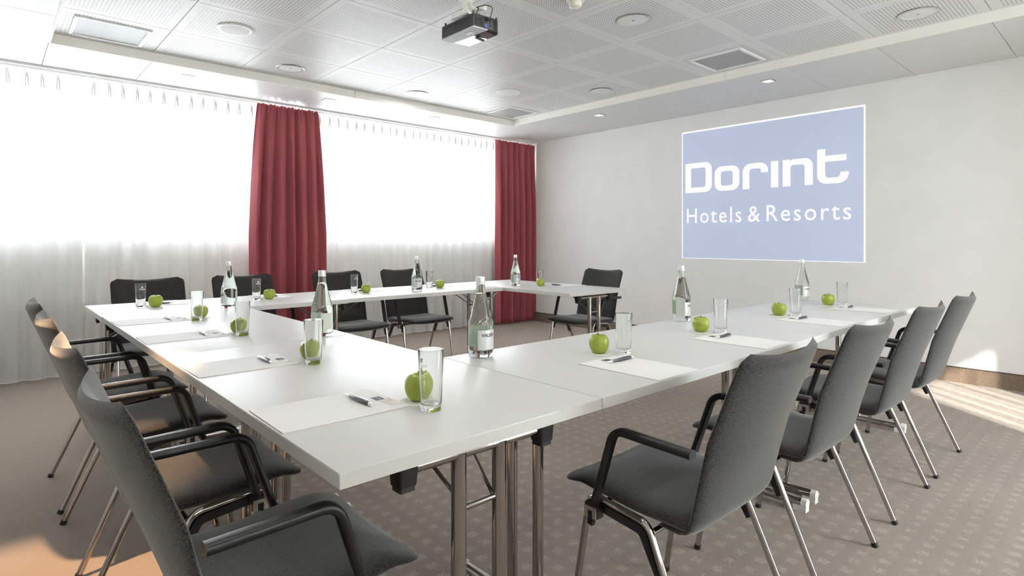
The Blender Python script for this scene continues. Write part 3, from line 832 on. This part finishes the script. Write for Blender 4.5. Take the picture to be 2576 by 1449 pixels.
# ------------------------------------------------------------------ tables
def make_table(x0, x1, y0, y1, label, along_x):
    """table with its long side on x (along_x) or y; local frame: long axis = x"""
    cx, cy = (x0 + x1) / 2, (y0 + y1) / 2
    L = (x1 - x0) if along_x else (y1 - y0)
    W = (y1 - y0) if along_x else (x1 - x0)
    L -= 0.002; W -= 0.002
    t = thing('folding_table', (cx, cy, 0), 0 if along_x else PI / 2, label, 'table', 'white folding tables')
    top = MB().box((0, 0, TZ - 0.014), (L, W, 0.028)).build('tabletop', M['laminate'], t, True, bevel=0.0012, seg=2, angle=30)
    mb = MB()   # edge banding, a hair proud
    for s in (-1, 1):
        mb.box((s * L / 2, 0, TZ - 0.0145), (0.0012, W - 0.001, 0.0245)).box((0, s * W / 2, TZ - 0.0145), (L - 0.001, 0.0012, 0.0245))
    mb.build('edge_band', M['laminate_edge'], top, False)
    zt = TZ - 0.028
    for s in (-1, 1):
        ex = s * (L / 2 - 0.055)
        for q in (-1, 1):
            b = MB().prism(rrect(0.046, 0.046, 0.006), 0, 1, lambda a, c, h: (a * (1 - 0.16 * (1 - h)), c * (1 - 0.16 * (1 - h)), zt - 0.052 * (1 - h)))
            blk = b.build('bar_bracket', M['black'], t)
            blk.location = (ex, q * 0.19, 0)
            MB().prism(rrect(0.034, 0.034, 0.004), zt - 0.062, zt - 0.050, lambda a, c, h: (a, c, h)).build('bracket_cap', M['black_soft'], blk)
        MB().tube([(ex, -0.20, zt - 0.024), (ex, 0.20, zt - 0.024)], 0.0125, 14).build('crossbar', M['chrome'], t)
        foot = MB().tube([(ex, -W / 2 + 0.055, 0.034), (ex, W / 2 - 0.055, 0.034)], 0.019, 16).build('foot', M['chrome'], t)
        for q in (-1, 1):
            lg = MB().tube([(ex, q * 0.056, 0.040), (ex, q * 0.056, zt - 0.022)], 0.0165, 18).build('leg', M['chrome'], t)
            MB().tube([(ex, q * (W / 2 - 0.056), 0.034), (ex, q * (W / 2 - 0.034), 0.034)], 0.020, 16).box((ex, q * (W / 2 - 0.062), 0.0145), (0.034, 0.053, 0.029)).build('end_cap', M['white_plastic'], foot)
            # diagonal brace up to the underside
            MB().tube([(ex - s * 0.0, q * 0.040, 0.565), (ex - s * 0.20, q * 0.075, zt - 0.004)], 0.0045, 8).build('brace', M['chrome'], t)
        MB().tube([(ex, -0.045, 0.565), (ex, 0.045, 0.565)], 0.0065, 10).build('tie_rod', M['chrome'], t)
        MB().box((ex - s * 0.205, 0, zt - 0.006), (0.03, 0.17, 0.012)).build('brace_plate', M['black'], t, False)
    return t
T0 = 0.440
make_table(T0, 1.138, 0.917, 2.265, 'white folding table at the near corner of the left row', False)
make_table(T0, 1.138, 2.266, 3.615, 'white folding table at the far half of the left row', False)
make_table(1.139, 2.582, 0.917, 1.600, 'white folding table nearest the camera in the right row', True)
make_table(2.583, 4.046, 0.922, 1.605, 'white folding table at the far end of the right row', True)
make_table(0.436, 1.803, 3.618, 4.325, 'white folding table on the window side at the left corner', True)
make_table(1.804, 3.214, 3.645, 4.335, 'white folding table on the window side in the middle', True)
make_table(3.215, 3.915, 2.900, 4.345, 'white folding table jutting inward at the far end by the corner', False)

# ------------------------------------------------------------------ chairs
def shell(center, halfw, thick, nu=14, nv=22, curve=None, edge=0.45, corner=None):
    """closed cushion: center(v)->(y,z,ny,nz), halfw(v), thick(v); curve(u,v)-> offset along the normal"""
    mb = MB(); top = []; bot = []
    for j in range(nv + 1):
        v = j / nv
        y, z, ny, nz = center(v)
        w = halfw(v)
        ev = min(1.0, 4 * v * (1 - v) * 5) if corner is None else corner(v)
        ra, rb = [], []
        for i in range(nu + 1):
            u = math.sin(PI / 2 * (2 * i / nu - 1))
            t = thick(v) * max(0.0, (1 - abs(u) ** 6)) ** 0.5 * ev ** 0.5
            t = max(t, 0.0008)
            c = curve(u, v) if curve else 0
            ra.append((u * w, y + ny * (c + t / 2), z + nz * (c + t / 2)))
            rb.append((u * w, y + ny * (c - t / 2), z + nz * (c - t / 2)))
        top.append(ra); bot.append(rb)
    n = nu + 1; V = [p for r in top for p in r] + [p for r in bot for p in r]; o = (nv + 1) * n
    fs = []
    for j in range(nv):
        for i in range(nu):
            a = j * n + i
            fs.append((a, a + 1, a + n + 1, a + n)); fs.append((o + a, o + a + n, o + a + n + 1, o + a + 1))
        a = j * n; fs.append((a, a + n, o + a + n, o + a)); a += nu; fs.append((a, o + a, o + a + n, a + n))
    for i in range(nu):
        fs.append((i, o + i, o + i + 1, i + 1)); a = nv * n + i; fs.append((a, a + 1, o + a + 1, o + a))
    return mb.add(V, fs)

def curve_eval(pts):
    """dense polyline sampled by arc length -> f(v) = (y,z,ny,nz)"""
    P = [Vector((a, b)) for a, b in pts]
    ln = [0]
    for a, b in zip(P[:-1], P[1:]): ln.append(ln[-1] + (b - a).length)
    def f(v):
        s = v * ln[-1]
        k = max(i for i in range(len(P) - 1) if ln[i] <= s + 1e-9)
        t = (s - ln[k]) / max(1e-9, ln[k + 1] - ln[k])
        p = P[k].lerp(P[k + 1], t)
        i0, i1 = max(0, k - 1), min(len(P) - 1, k + 2)
        d = (P[i1] - P[i0]).normalized()
        return p.x, p.y, -d.y, d.x
    return f

def ramp_edge(v, r0, r1):
    """thickness roundness near both ends"""
    e = 1.0
    if v < r0: e = min(e, 1 - (1 - v / r0) ** 2)
    if v > 1 - r1: e = min(e, 1 - (1 - (1 - v) / r1) ** 2)
    return max(0.0, e)

def make_chair():
    t = bpy.data.objects.new('armchair', None); t.empty_display_size = 0.1; link(t)
    # backrest: starts flat under the seat's rear edge, turns up and leans back
    bp = [(p.x, p.y) for p in [Vector((q.y, q.z)) for q in fillet([(0, -0.060, 0.412), (0, -0.142, 0.408), (0, -0.228, 0.640), (0, -0.312, 0.857)], [0.050, 1.2], 9)]]
    ce = curve_eval(bp)
    L = 0.55
    def hw(v):
        d = (1 - v) * L; r = 0.042; w = 0.220 + 0.004 * v
        if d < r: w -= r - math.sqrt(max(0, r * r - (r - d) ** 2))
        return w
    def cv(u, v): return -0.034 * u * u * min(1, max(0, (v - 0.12) * 2.2))        # sides wrap forward
    back = shell(ce, hw, lambda v: 0.036 - 0.010 * v, 16, 30, cv, corner=lambda v: ramp_edge(v, 0.03, 0.035)).build('backrest', M['fabric'], t, angle=60)
    # stitched seam round the rim of the back
    sm = MB()
    for s in (-1, 1):
        path = []
        for k in range(25):
            v = 0.14 + 0.80 * k / 24
            y, z, ny, nz = ce(v); c = cv(0.93, v) - 0.014
            path.append((s * hw(v) * 0.93, y + ny * c * 0.75, z + nz * c * 0.75))
        sm.tube(path, 0.0016, 5)
    # seat: slight dish, waterfall lip in front
    sp = [(p.y, p.z) for p in fillet([(0, -0.150, 0.424), (0, 0.02, 0.425), (0, 0.20, 0.442), (0, 0.272, 0.425)], [0.6, 0.06], 8)]
    cs = curve_eval(sp)
    def hws(v):
        d = (1 - v) * 0.43; r = 0.05; w = 0.226
        if d < r: w -= (r - math.sqrt(max(0, r * r - (r - d) ** 2))) * 0.75
        return w
    def cvs(u, v): return 0.006 * u * u - 0.004 * (1 - u * u)
    shell(cs, hws, lambda v: 0.050 - 0.022 * max(0, v - 0.6) / 0.4, 16, 24, cvs, corner=lambda v: ramp_edge(v, 0.04, 0.05)).build('seat', M['fabric'], t, angle=60)
    # chrome side frames, black covers, arms
    for s in (-1, 1):
        fr, rr_ = Vector((s * 0.236, 0.150, 0.428)), Vector((s * 0.236, -0.040, 0.410))
        ff, rf = Vector((s * 0.246, 0.220, 0.0)), Vector((s * 0.250, -0.218, 0.0))
        whole = fillet([ff, fr, rr_, rf], [0.035, 0.045], 8)
        n = len(whole)
        sec = [whole[:10], whole[9:11], whole[10:]]
        for part, nm in ((whole[0:10], 'leg'), (whole[9:11], 'side_rail'), (whole[10:], 'leg')):
            o = MB().tube(part, 0.0098, 14).build(nm, M['chrome'], t)
            if nm == 'leg':
                e = ff if part is not None and part[0] == whole[0] else rf
                d = (part[1] - part[0]).normalized() if e is ff else (part[-2] - part[-1]).normalized()
                MB().tube([e + Vector((0, 0, 0.001)), e + d * 0.016], 0.0115, 12).build('foot_cap', M['black_soft'], o)
        # black stacking cover under the rail, running down the rear leg
        off = Vector((-s * 0.004, 0, -0.017))
        drop = (rf - rr_).normalized()
        inner = Vector((0, 0.018, -0.004))
        dropf = (ff - fr).normalized()
        cp = fillet([fr + dropf * 0.085 + Vector((0, -0.017, 0)), fr + Vector((0, -0.020, -0.020)), rr_ + Vector((0, 0.014, -0.020)), rr_ + drop * 0.13 + inner], [0.02, 0.03], 5)
        sc_ = [0.7] + [1.0] * (len(cp) - 2) + [0.55]
        MB().sweep(cp, [(0.011, 0.009), (-0.011, 0.009), (-0.011, -0.009), (0.011, -0.009)], up=(0, 1, 0), scale=sc_).build('rail_cover', M['black'], t, bevel=0.0)
        # armrest: leaning post and level pad, free at the back
        ap = fillet([(s * 0.250, 0.126, 0.402), (s * 0.258, 0.050, 0.634), (s * 0.262, -0.180, 0.630)], 0.045, 10)
        arm = MB().sweep(ap, rrect(0.020, 0.030, 0.009, 4), up=(0, 1, 0)).build('armrest', M['black'], t, angle=50)
        MB().box((s * 0.252, 0.124, 0.398), (0.030, 0.044, 0.040)).build('arm_socket', M['black'], t, bevel=0.004)
        MB().box((s * 0.268, 0.110, 0.392), (0.004, 0.012, 0.026)).box((s * 0.268, 0.138, 0.392), (0.004, 0.012, 0.026)).box((s * 0.268, 0.124, 0.405), (0.004, 0.040, 0.010)).build('arm_clip', M['satin'], arm, False)
    for y, z in ((0.12, 0.405), (-0.05, 0.392)):
        MB().tube([(-0.232, y, z), (0.232, y, z)], 0.008, 10).build('crossbar', M['chrome'], t)
    sm.build('piping', M['seam'], back)
    return t
CH_ = [(0.440, 1.290, -90, 'grey upholstered armchair closest to the camera, cut off at the bottom left'),
       (0.440, 1.930, -90, 'grey upholstered armchair second from the camera on the left'),
       (0.440, 2.655, -90, 'grey upholstered armchair third from the camera on the left'),
       (0.440, 3.275, -90, 'grey upholstered armchair farthest from the camera on the left'),
       (1.478, 0.893, 0, 'grey upholstered armchair closest to the camera on the right'),
       (2.175, 0.893, 0, 'grey upholstered armchair second from the camera on the right'),
       (2.925, 0.893, 0, 'grey upholstered armchair third from the camera on the right'),
       (3.590, 0.893, 0, 'grey upholstered armchair farthest right, next to the sunlit skirting'),
       (0.835, 4.430, 180, 'grey armchair on the window side, first from the left'),
       (1.462, 4.430, 180, 'grey armchair on the window side, half before the maroon drape'),
       (2.230, 4.430, 180, 'grey armchair on the window side, just right of the maroon drape'),
       (2.870, 4.430, 180, 'grey armchair on the window side, fourth from the left'),
       (3.950, 3.390, 90, 'grey armchair standing alone before the white projection wall')]
chair0 = make_chair()
for k, (x, y, a, lb) in enumerate(CH_):
    c = chair0 if k == 0 else copy_tree(chair0)
    c.location = (x, y, 0); c.rotation_euler = (0, 0, R(a))
    tag(c, lb, 'chair', 'grey meeting armchairs')

# ------------------------------------------------------------------ bottles
def wrap(tv, r, z0, ang0=0.0):
    """flat glyphs onto a cylinder whose front is -y"""
    out = []
    for x, y, _ in tv:
        a = -PI / 2 + ang0 + x / r
        out.append((r * math.cos(a), r * math.sin(a), z0 + y))
    return out
def band(r, z0, z1, half, n=20):
    mb = MB(); pts = []; fs = []
    for k in range(n + 1):
        a = -PI / 2 - half + 2 * half * k / n
        for rr2 in (r, r + 0.0003):
            for z in (z0, z1): pts.append((rr2 * math.cos(a), rr2 * math.sin(a), z))
    for k in range(n):
        b = 4 * k
        fs += [(b + 2, b + 6, b + 7, b + 3), (b, b + 1, b + 5, b + 4), (b + 1, b + 3, b + 7, b + 5), (b, b + 4, b + 6, b + 2)]
    fs += [(0, 2, 3, 1), (4 * n, 4 * n + 1, 4 * n + 3, 4 * n + 2)]
    return mb.add(pts, fs)
def make_bottle():
    t = bpy.data.objects.new('water_bottle', None); t.empty_display_size = 0.05; link(t)
    prof = [(0.002, 0.004), (0.025, 0.004), (0.034, 0.0), (0.0385, 0.002), (0.0425, 0.009), (0.0435, 0.018), (0.0435, 0.104), (0.0425, 0.114), (0.0395, 0.128),
            (0.0345, 0.148), (0.0290, 0.170), (0.0235, 0.192), (0.0190, 0.212), (0.0158, 0.228), (0.0142, 0.240), (0.0138, 0.252), (0.0138, 0.258)]
    cav = [(0.0118, 0.258), (0.0118, 0.240), (0.0128, 0.228), (0.0150, 0.217), (0.0152, 0.2145), (0.002, 0.2140)]
    MB().lathe(prof + cav, 40).build('glass_body', M['bottle'], t, angle=35)
    # mountain relief round the shoulder
    rel = MB(); path = []
    rnd = random.Random(4)
    n = 26
    for k in range(n + 1):
        a = 2 * PI * k / n; z = 0.111 + (0.014 if k % 2 else 0.0) + (rnd.uniform(-0.003, 0.004) if k not in (0, n) else 0)
        rr3 = 0.0437 if z < 0.113 else 0.0437 - (z - 0.113) * 0.2
        path.append((rr3 * math.cos(a), rr3 * math.sin(a), z))
    rel.tube(path, 0.0008, 6, cap=False).build('mountain_relief', M['bottle'], t)
    cp = MB(); pr = [(0.0148, 0.246), (0.0165, 0.247), (0.0165, 0.250), (0.0150, 0.251), (0.0152, 0.2575), (0.0158, 0.258), (0.0152, 0.2595), (0.0155, 0.2625), (0.0150, 0.264), (0.0153, 0.268), (0.0140, 0.2705), (0.004, 0.271)]
    cp.lathe(pr, 32).build('cap', M['cap'], t, angle=25)
    lab = band(0.0438, 0.028, 0.094, 0.88).build('front_label', M['label'], t)
    tv, tf = text_points('VALSER', 0.0150, 0.052, bold=0.03)
    MB().add(wrap(tv, 0.0443, 0.072), tf).build('label_text', M['ink'], lab, False)
    mt = MB(); mpoly = [(-0.034, 0.036), (-0.022, 0.044), (-0.012, 0.056), (-0.006, 0.051), (0.002, 0.057), (0.012, 0.046), (0.020, 0.049), (0.034, 0.038), (0.020, 0.036), (0.0, 0.036), (-0.018, 0.036)]
    pts = wrap([(a, b, 0) for a, b in mpoly], 0.0442, 0.0)
    mt.add(pts, [tuple(range(len(pts)))])
    mt.build('label_mountain', M['label_grey'], lab, False)
    lb2 = band(0.0438, 0.030, 0.098, 0.55).build('back_label', M['label_green'], t)
    lb2.rotation_euler = (0, 0, PI * 0.86)
    return t
BOT = [(1.055, 3.640, -75, 'water bottle at the corner before the window-side seats, label turned left'), (1.027, 2.300, -130, 'tall water bottle on the left row near its inner edge'),
       (1.245, 1.530, 38, 'large water bottle in the foreground, label reading at right'), (2.510, 3.880, 12, 'water bottle on the window side before the sheer curtain'),
       (3.420, 3.720, 30, 'water bottle standing before the corner maroon drape'), (2.530, 1.545, 72, 'water bottle on the right row below the projected picture'),
       (3.990, 1.540, 55, 'water bottle at the far end of the right row')]
bot0 = make_bottle()
for k, (x, y, th, lb) in enumerate(BOT):
    b = bot0 if k == 0 else copy_tree(bot0)
    to_cam = math.atan2(-y, -x)
    b.location = (x, y, TZ); b.rotation_euler = (0, 0, to_cam + R(th) + PI / 2)
    tag(b, lb, 'bottle', 'glass water bottles')

# ------------------------------------------------------------------ place settings
def make_glass():
    t = bpy.data.objects.new('drinking_glass', None); t.empty_display_size = 0.05; link(t)
    prof = [(0.001, 0.0012), (0.018, 0.0012), (0.0225, 0.0), (0.0245, 0.002), (0.0250, 0.010), (0.0272, 0.075), (0.0301, 0.1398), (0.0299, 0.1415), (0.0290, 0.1417),
            (0.0284, 0.139), (0.0256, 0.075), (0.0232, 0.022), (0.0215, 0.0155), (0.015, 0.0135), (0.001, 0.013)]
    MB().lathe(prof, 36).build('tumbler', M['glass'], t, angle=50)
    tv, tf = text_points('VALSER', 0.0095, 0.034, bold=0.02)
    pts = [((0.02955 - (0.108 - 0.0) * 0.0 + 0.0) * math.cos(-PI / 2 + x / 0.0285), 0.02955 * math.sin(-PI / 2 + x / 0.0285), 0.104 + y) for x, y, _ in tv]
    k = 0.0288 / 0.02955
    MB().add([(p[0] * k, p[1] * k, p[2]) for p in pts], tf).build('glass_print', M['frost'], t, False)
    mb = MB()
    cr_ = [(-0.004, 0.114), (0.004, 0.114), (0.0045, 0.124), (-0.0045, 0.124)]
    mb.add([(0.0293 * math.cos(-PI / 2 + a / 0.0285), 0.0293 * math.sin(-PI / 2 + a / 0.0285), z) for a, z in cr_], [(0, 1, 2, 3)])
    mb.build('crest_print', M['frost'], t, False)
    return t
def make_apple():
    t = bpy.data.objects.new('green_apple', None); t.empty_display_size = 0.05; link(t)
    prof = [(0.0015, 0.0060), (0.006, 0.0035), (0.011, 0.0006), (0.016, 0.0008), (0.0225, 0.0042), (0.0292, 0.0112), (0.0335, 0.0205), (0.0358, 0.031), (0.0360, 0.041), (0.0342, 0.0505), (0.0300, 0.0582), (0.0245, 0.0628),
            (0.0180, 0.0645), (0.0120, 0.0630), (0.0075, 0.0585), (0.0035, 0.0535), (0.0012, 0.0515)]
    mb = MB(); mb.lathe(prof, 30)
    mb.v = [(x * (1 + 0.009 * math.cos(5 * math.atan2(y, x))), y * (1 + 0.009 * math.cos(5 * math.atan2(y, x))), z + 0.0011 * math.cos(5 * math.atan2(y, x)) * (1 if z > 0.05 else 0)) for x, y, z in mb.v]
    mb.build('fruit', M['apple'], t, angle=180)
    MB().tube([(0, 0, 0.050), (0.001, 0.0005, 0.061), (0.0045, 0.001, 0.0715)], 0.0013, 8, scale=[0.9, 0.8, 1.25]).build('stem', M['stem'], t)
    return t
def make_pad():
    t = bpy.data.objects.new('notepad', None); t.empty_display_size = 0.05; link(t)
    MB().box((0, 0, 0.0016), (0.210, 0.297, 0.0018)).build('sheets', M['paper'], t, False)
    MB().box((0, 0, 0.00035), (0.211, 0.298, 0.0007)).build('backing', M['paper_edge'], t, False)
    lg = MB().box((0.002, 0.122, 0.00255), (0.034, 0.024, 0.0001)).build('logo_square', M['print'], t, False)
    tv, tf = text_points('Dorint', 0.0085, 0.026)
    MB().add([(x + 0.002, y + 0.122, 0.0028) for x, y, _ in tv], tf).build('logo_text', M['print_white'], lg, False)
    return t
def make_pen():
    t = bpy.data.objects.new('ballpoint_pen', None); t.empty_display_size = 0.05; link(t)
    def lx(prof, nm, m, par):
        mb = MB().lathe(prof, 16); mb.v = [(z, y, x + 0.0058) for x, y, z in mb.v]
        return mb.build(nm, m, par)
    br = lx([(0.0034, -0.040), (0.0046, -0.030), (0.0056, -0.005), (0.0056, 0.025), (0.0050, 0.052), (0.0045, 0.055)], 'barrel', M['pen'], t)
    lx([(0.0008, -0.0675), (0.0013, -0.064), (0.0024, -0.056), (0.0036, -0.040)], 'tip', M['cap'], t)
    lx([(0.0042, 0.055), (0.0042, 0.058), (0.0030, 0.059), (0.0030, 0.0665), (0.0020, 0.0675)], 'push_button', M['cap'], t)
    MB().box((0.030, 0, 0.0118), (0.038, 0.0035, 0.0012)).build('clip', M['pen'], t, False)
    return t
def make_candy():
    t = bpy.data.objects.new('wrapped_candy', None); t.empty_display_size = 0.05; link(t)
    mb = MB(); n, m_ = 10, 8; rnd = random.Random(3); pts = []
    for i in range(n + 1):
        u = 2 * i / n - 1
        for j in range(m_ + 1):
            v = 2 * j / m_ - 1
            puff = max(0, 1 - (u / 0.72) ** 4) * max(0, 1 - (v / 0.78) ** 2) ** 0.6 if abs(u) < 0.72 and abs(v) < 0.78 else 0
            pts.append((u * 0.024, v * 0.013 * (1 - 0.12 * puff), 0.0008 + 0.0060 * puff + rnd.uniform(0, 0.0012)))
    k = len(pts)
    pts += [(x, y, 0.0002) for x, y, z in pts]
    fs = []
    w = m_ + 1
    for i in range(n):
        for j in range(m_):
            a = i * w + j; fs += [(a, a + w, a + w + 1, a + 1), (k + a, k + a + 1, k + a + w + 1, k + a + w)]
    rim = [j for j in range(w)] + [i * w + m_ for i in range(1, n + 1)] + [n * w + j for j in range(m_ - 1, -1, -1)] + [i * w for i in range(n - 1, 0, -1)]
    for a, b in zip(rim, rim[1:] + rim[:1]): fs.append((a, b, k + b, k + a))
    mb.add(pts, fs); mb.build('wrapper', M['candy'], t, angle=12)
    tv, tf = text_points('Dorint', 0.0085, 0.024)
    MB().add([(x, y - 0.003, 0.0079) for x, y, _ in tv], tf).build('wrapper_text', M['ink'], t, False)
    return t
coaster_me = MB().lathe([(0.0455, 0.0002), (0.046, 0.0008), (0.0455, 0.0014), (0.002, 0.0014)], 40).mesh('paper_coaster', M['coaster'])

# seats: (key, edge origin, facing angle, words)
SEATS = [('L1', (T0, 1.288), -90, 'at the nearest place of the left row'), ('L2', (T0, 1.932), -90, 'at the second place of the left row'),
         ('L3', (T0, 2.656), -90, 'at the third place of the left row'), ('L4', (T0, 3.285), -90, 'at the last place of the left row'),
         ('R1', (1.500, 0.917), 0, 'at the nearest place of the right row'), ('R2', (2.192, 0.922), 0, 'at the second place of the right row'),
         ('R3', (2.995, 0.930), 0, 'at the third place of the right row'), ('R4', (3.706, 0.936), 0, 'at the last place of the right row'),
         ('W1', (0.822, 4.322), 180, 'at the leftmost place on the window side'), ('W2', (1.482, 4.326), 180, 'at the second window-side place from the left'),
         ('W3', (2.192, 4.330), 180, 'at the third window-side place from the left'), ('W4', (2.870, 4.332), 180, 'at the fourth window-side place from the left'),
         ('E', (3.912, 3.445), 90, 'at the lone place before the projection wall')]
protos = dict(glass=make_glass(), apple=make_apple(), pad=make_pad(), pen=make_pen(), candy=make_candy())
used = set()
def get(kind):
    if kind in used: return copy_tree(protos[kind])
    used.add(kind); return protos[kind]
def put(o, org, face, lx_, ly_, z, rz):
    a = R(face)
    o.location = (org[0] + lx_ * math.cos(a) - ly_ * math.sin(a), org[1] + lx_ * math.sin(a) + ly_ * math.cos(a), z)
    o.rotation_euler = (0, 0, a + R(rz))
rs = random.Random(21)
GL = dict(L1=(0.165, 0.325), L2=(0.136, 0.333), L3=(0.126, 0.345), L4=(0.112, 0.330))
AP = dict(L1=(0.082, 0.345), L2=(0.065, 0.352), L3=(0.056, 0.352), L4=(0.040, 0.362))
for key, org, face, words in SEATS:
    left = key[0] == 'L'
    pad_c = 0.006 + 0.1485 if not left else 0.0065 + 0.1485
    p = get('pad'); put(p, org, face, 0.0, pad_c, TZ, rs.uniform(-1, 1)); tag(p, 'white notepad with a dark printed square ' + words, 'notepad', 'notepads on the tables')
    pn = get('pen')
    if left: put(pn, org, face, -0.006, 0.228, TZ + 0.0026, rs.uniform(-2, 2))
    else: put(pn, org, face, 0.020, 0.235, TZ + 0.0026, rs.uniform(-2, 2) if key[0] == 'R' else rs.uniform(5, 14))
    tag(pn, 'dark ballpoint pen with a silver tip ' + words, 'pen', 'pens on the notepads')
    cd = get('candy')
    cx_, cy_ = (0.052, 0.284) if left else (0.112, 0.292)
    onpad = left
    put(cd, org, face, cx_, cy_, TZ + (0.0026 if onpad else 0.0003), rs.uniform(-25, 25) if left else rs.uniform(-8, 12))
    tag(cd, 'small wrapped candy ' + words, 'candy', 'wrapped candies')
    if not left and key != 'R1': cd.location.z = TZ + 0.0003
    ax, ay = AP.get(key, (0.084, 0.372))
    cs_ = link(bpy.data.objects.new('paper_coaster', coaster_me)); put(cs_, org, face, ax, ay, TZ, 0)
    tag(cs_, 'round white paper coaster under the apple ' + words, 'coaster', 'paper coasters')
    ap = get('apple'); put(ap, org, face, ax, ay + 0.002, TZ + 0.0013, rs.uniform(0, 360)); tag(ap, 'green apple on a coaster ' + words, 'apple', 'green apples')
    sc1 = rs.uniform(0.96, 1.05); ap.scale = (sc1, sc1, sc1 * rs.uniform(0.95, 1.03))
    gx, gy = GL.get(key, (0.150, 0.318))
    g = get('glass'); put(g, org, face, gx, gy, TZ, {'L': -28, 'R': 62, 'W': -175, 'E': 60}[key[0]]); tag(g, 'clear empty tumbler ' + words, 'glass', 'drinking glasses')
    if key == 'L1': g.rotation_euler.z = math.atan2(-g.location.y, -g.location.x) + PI / 2 - R(48)
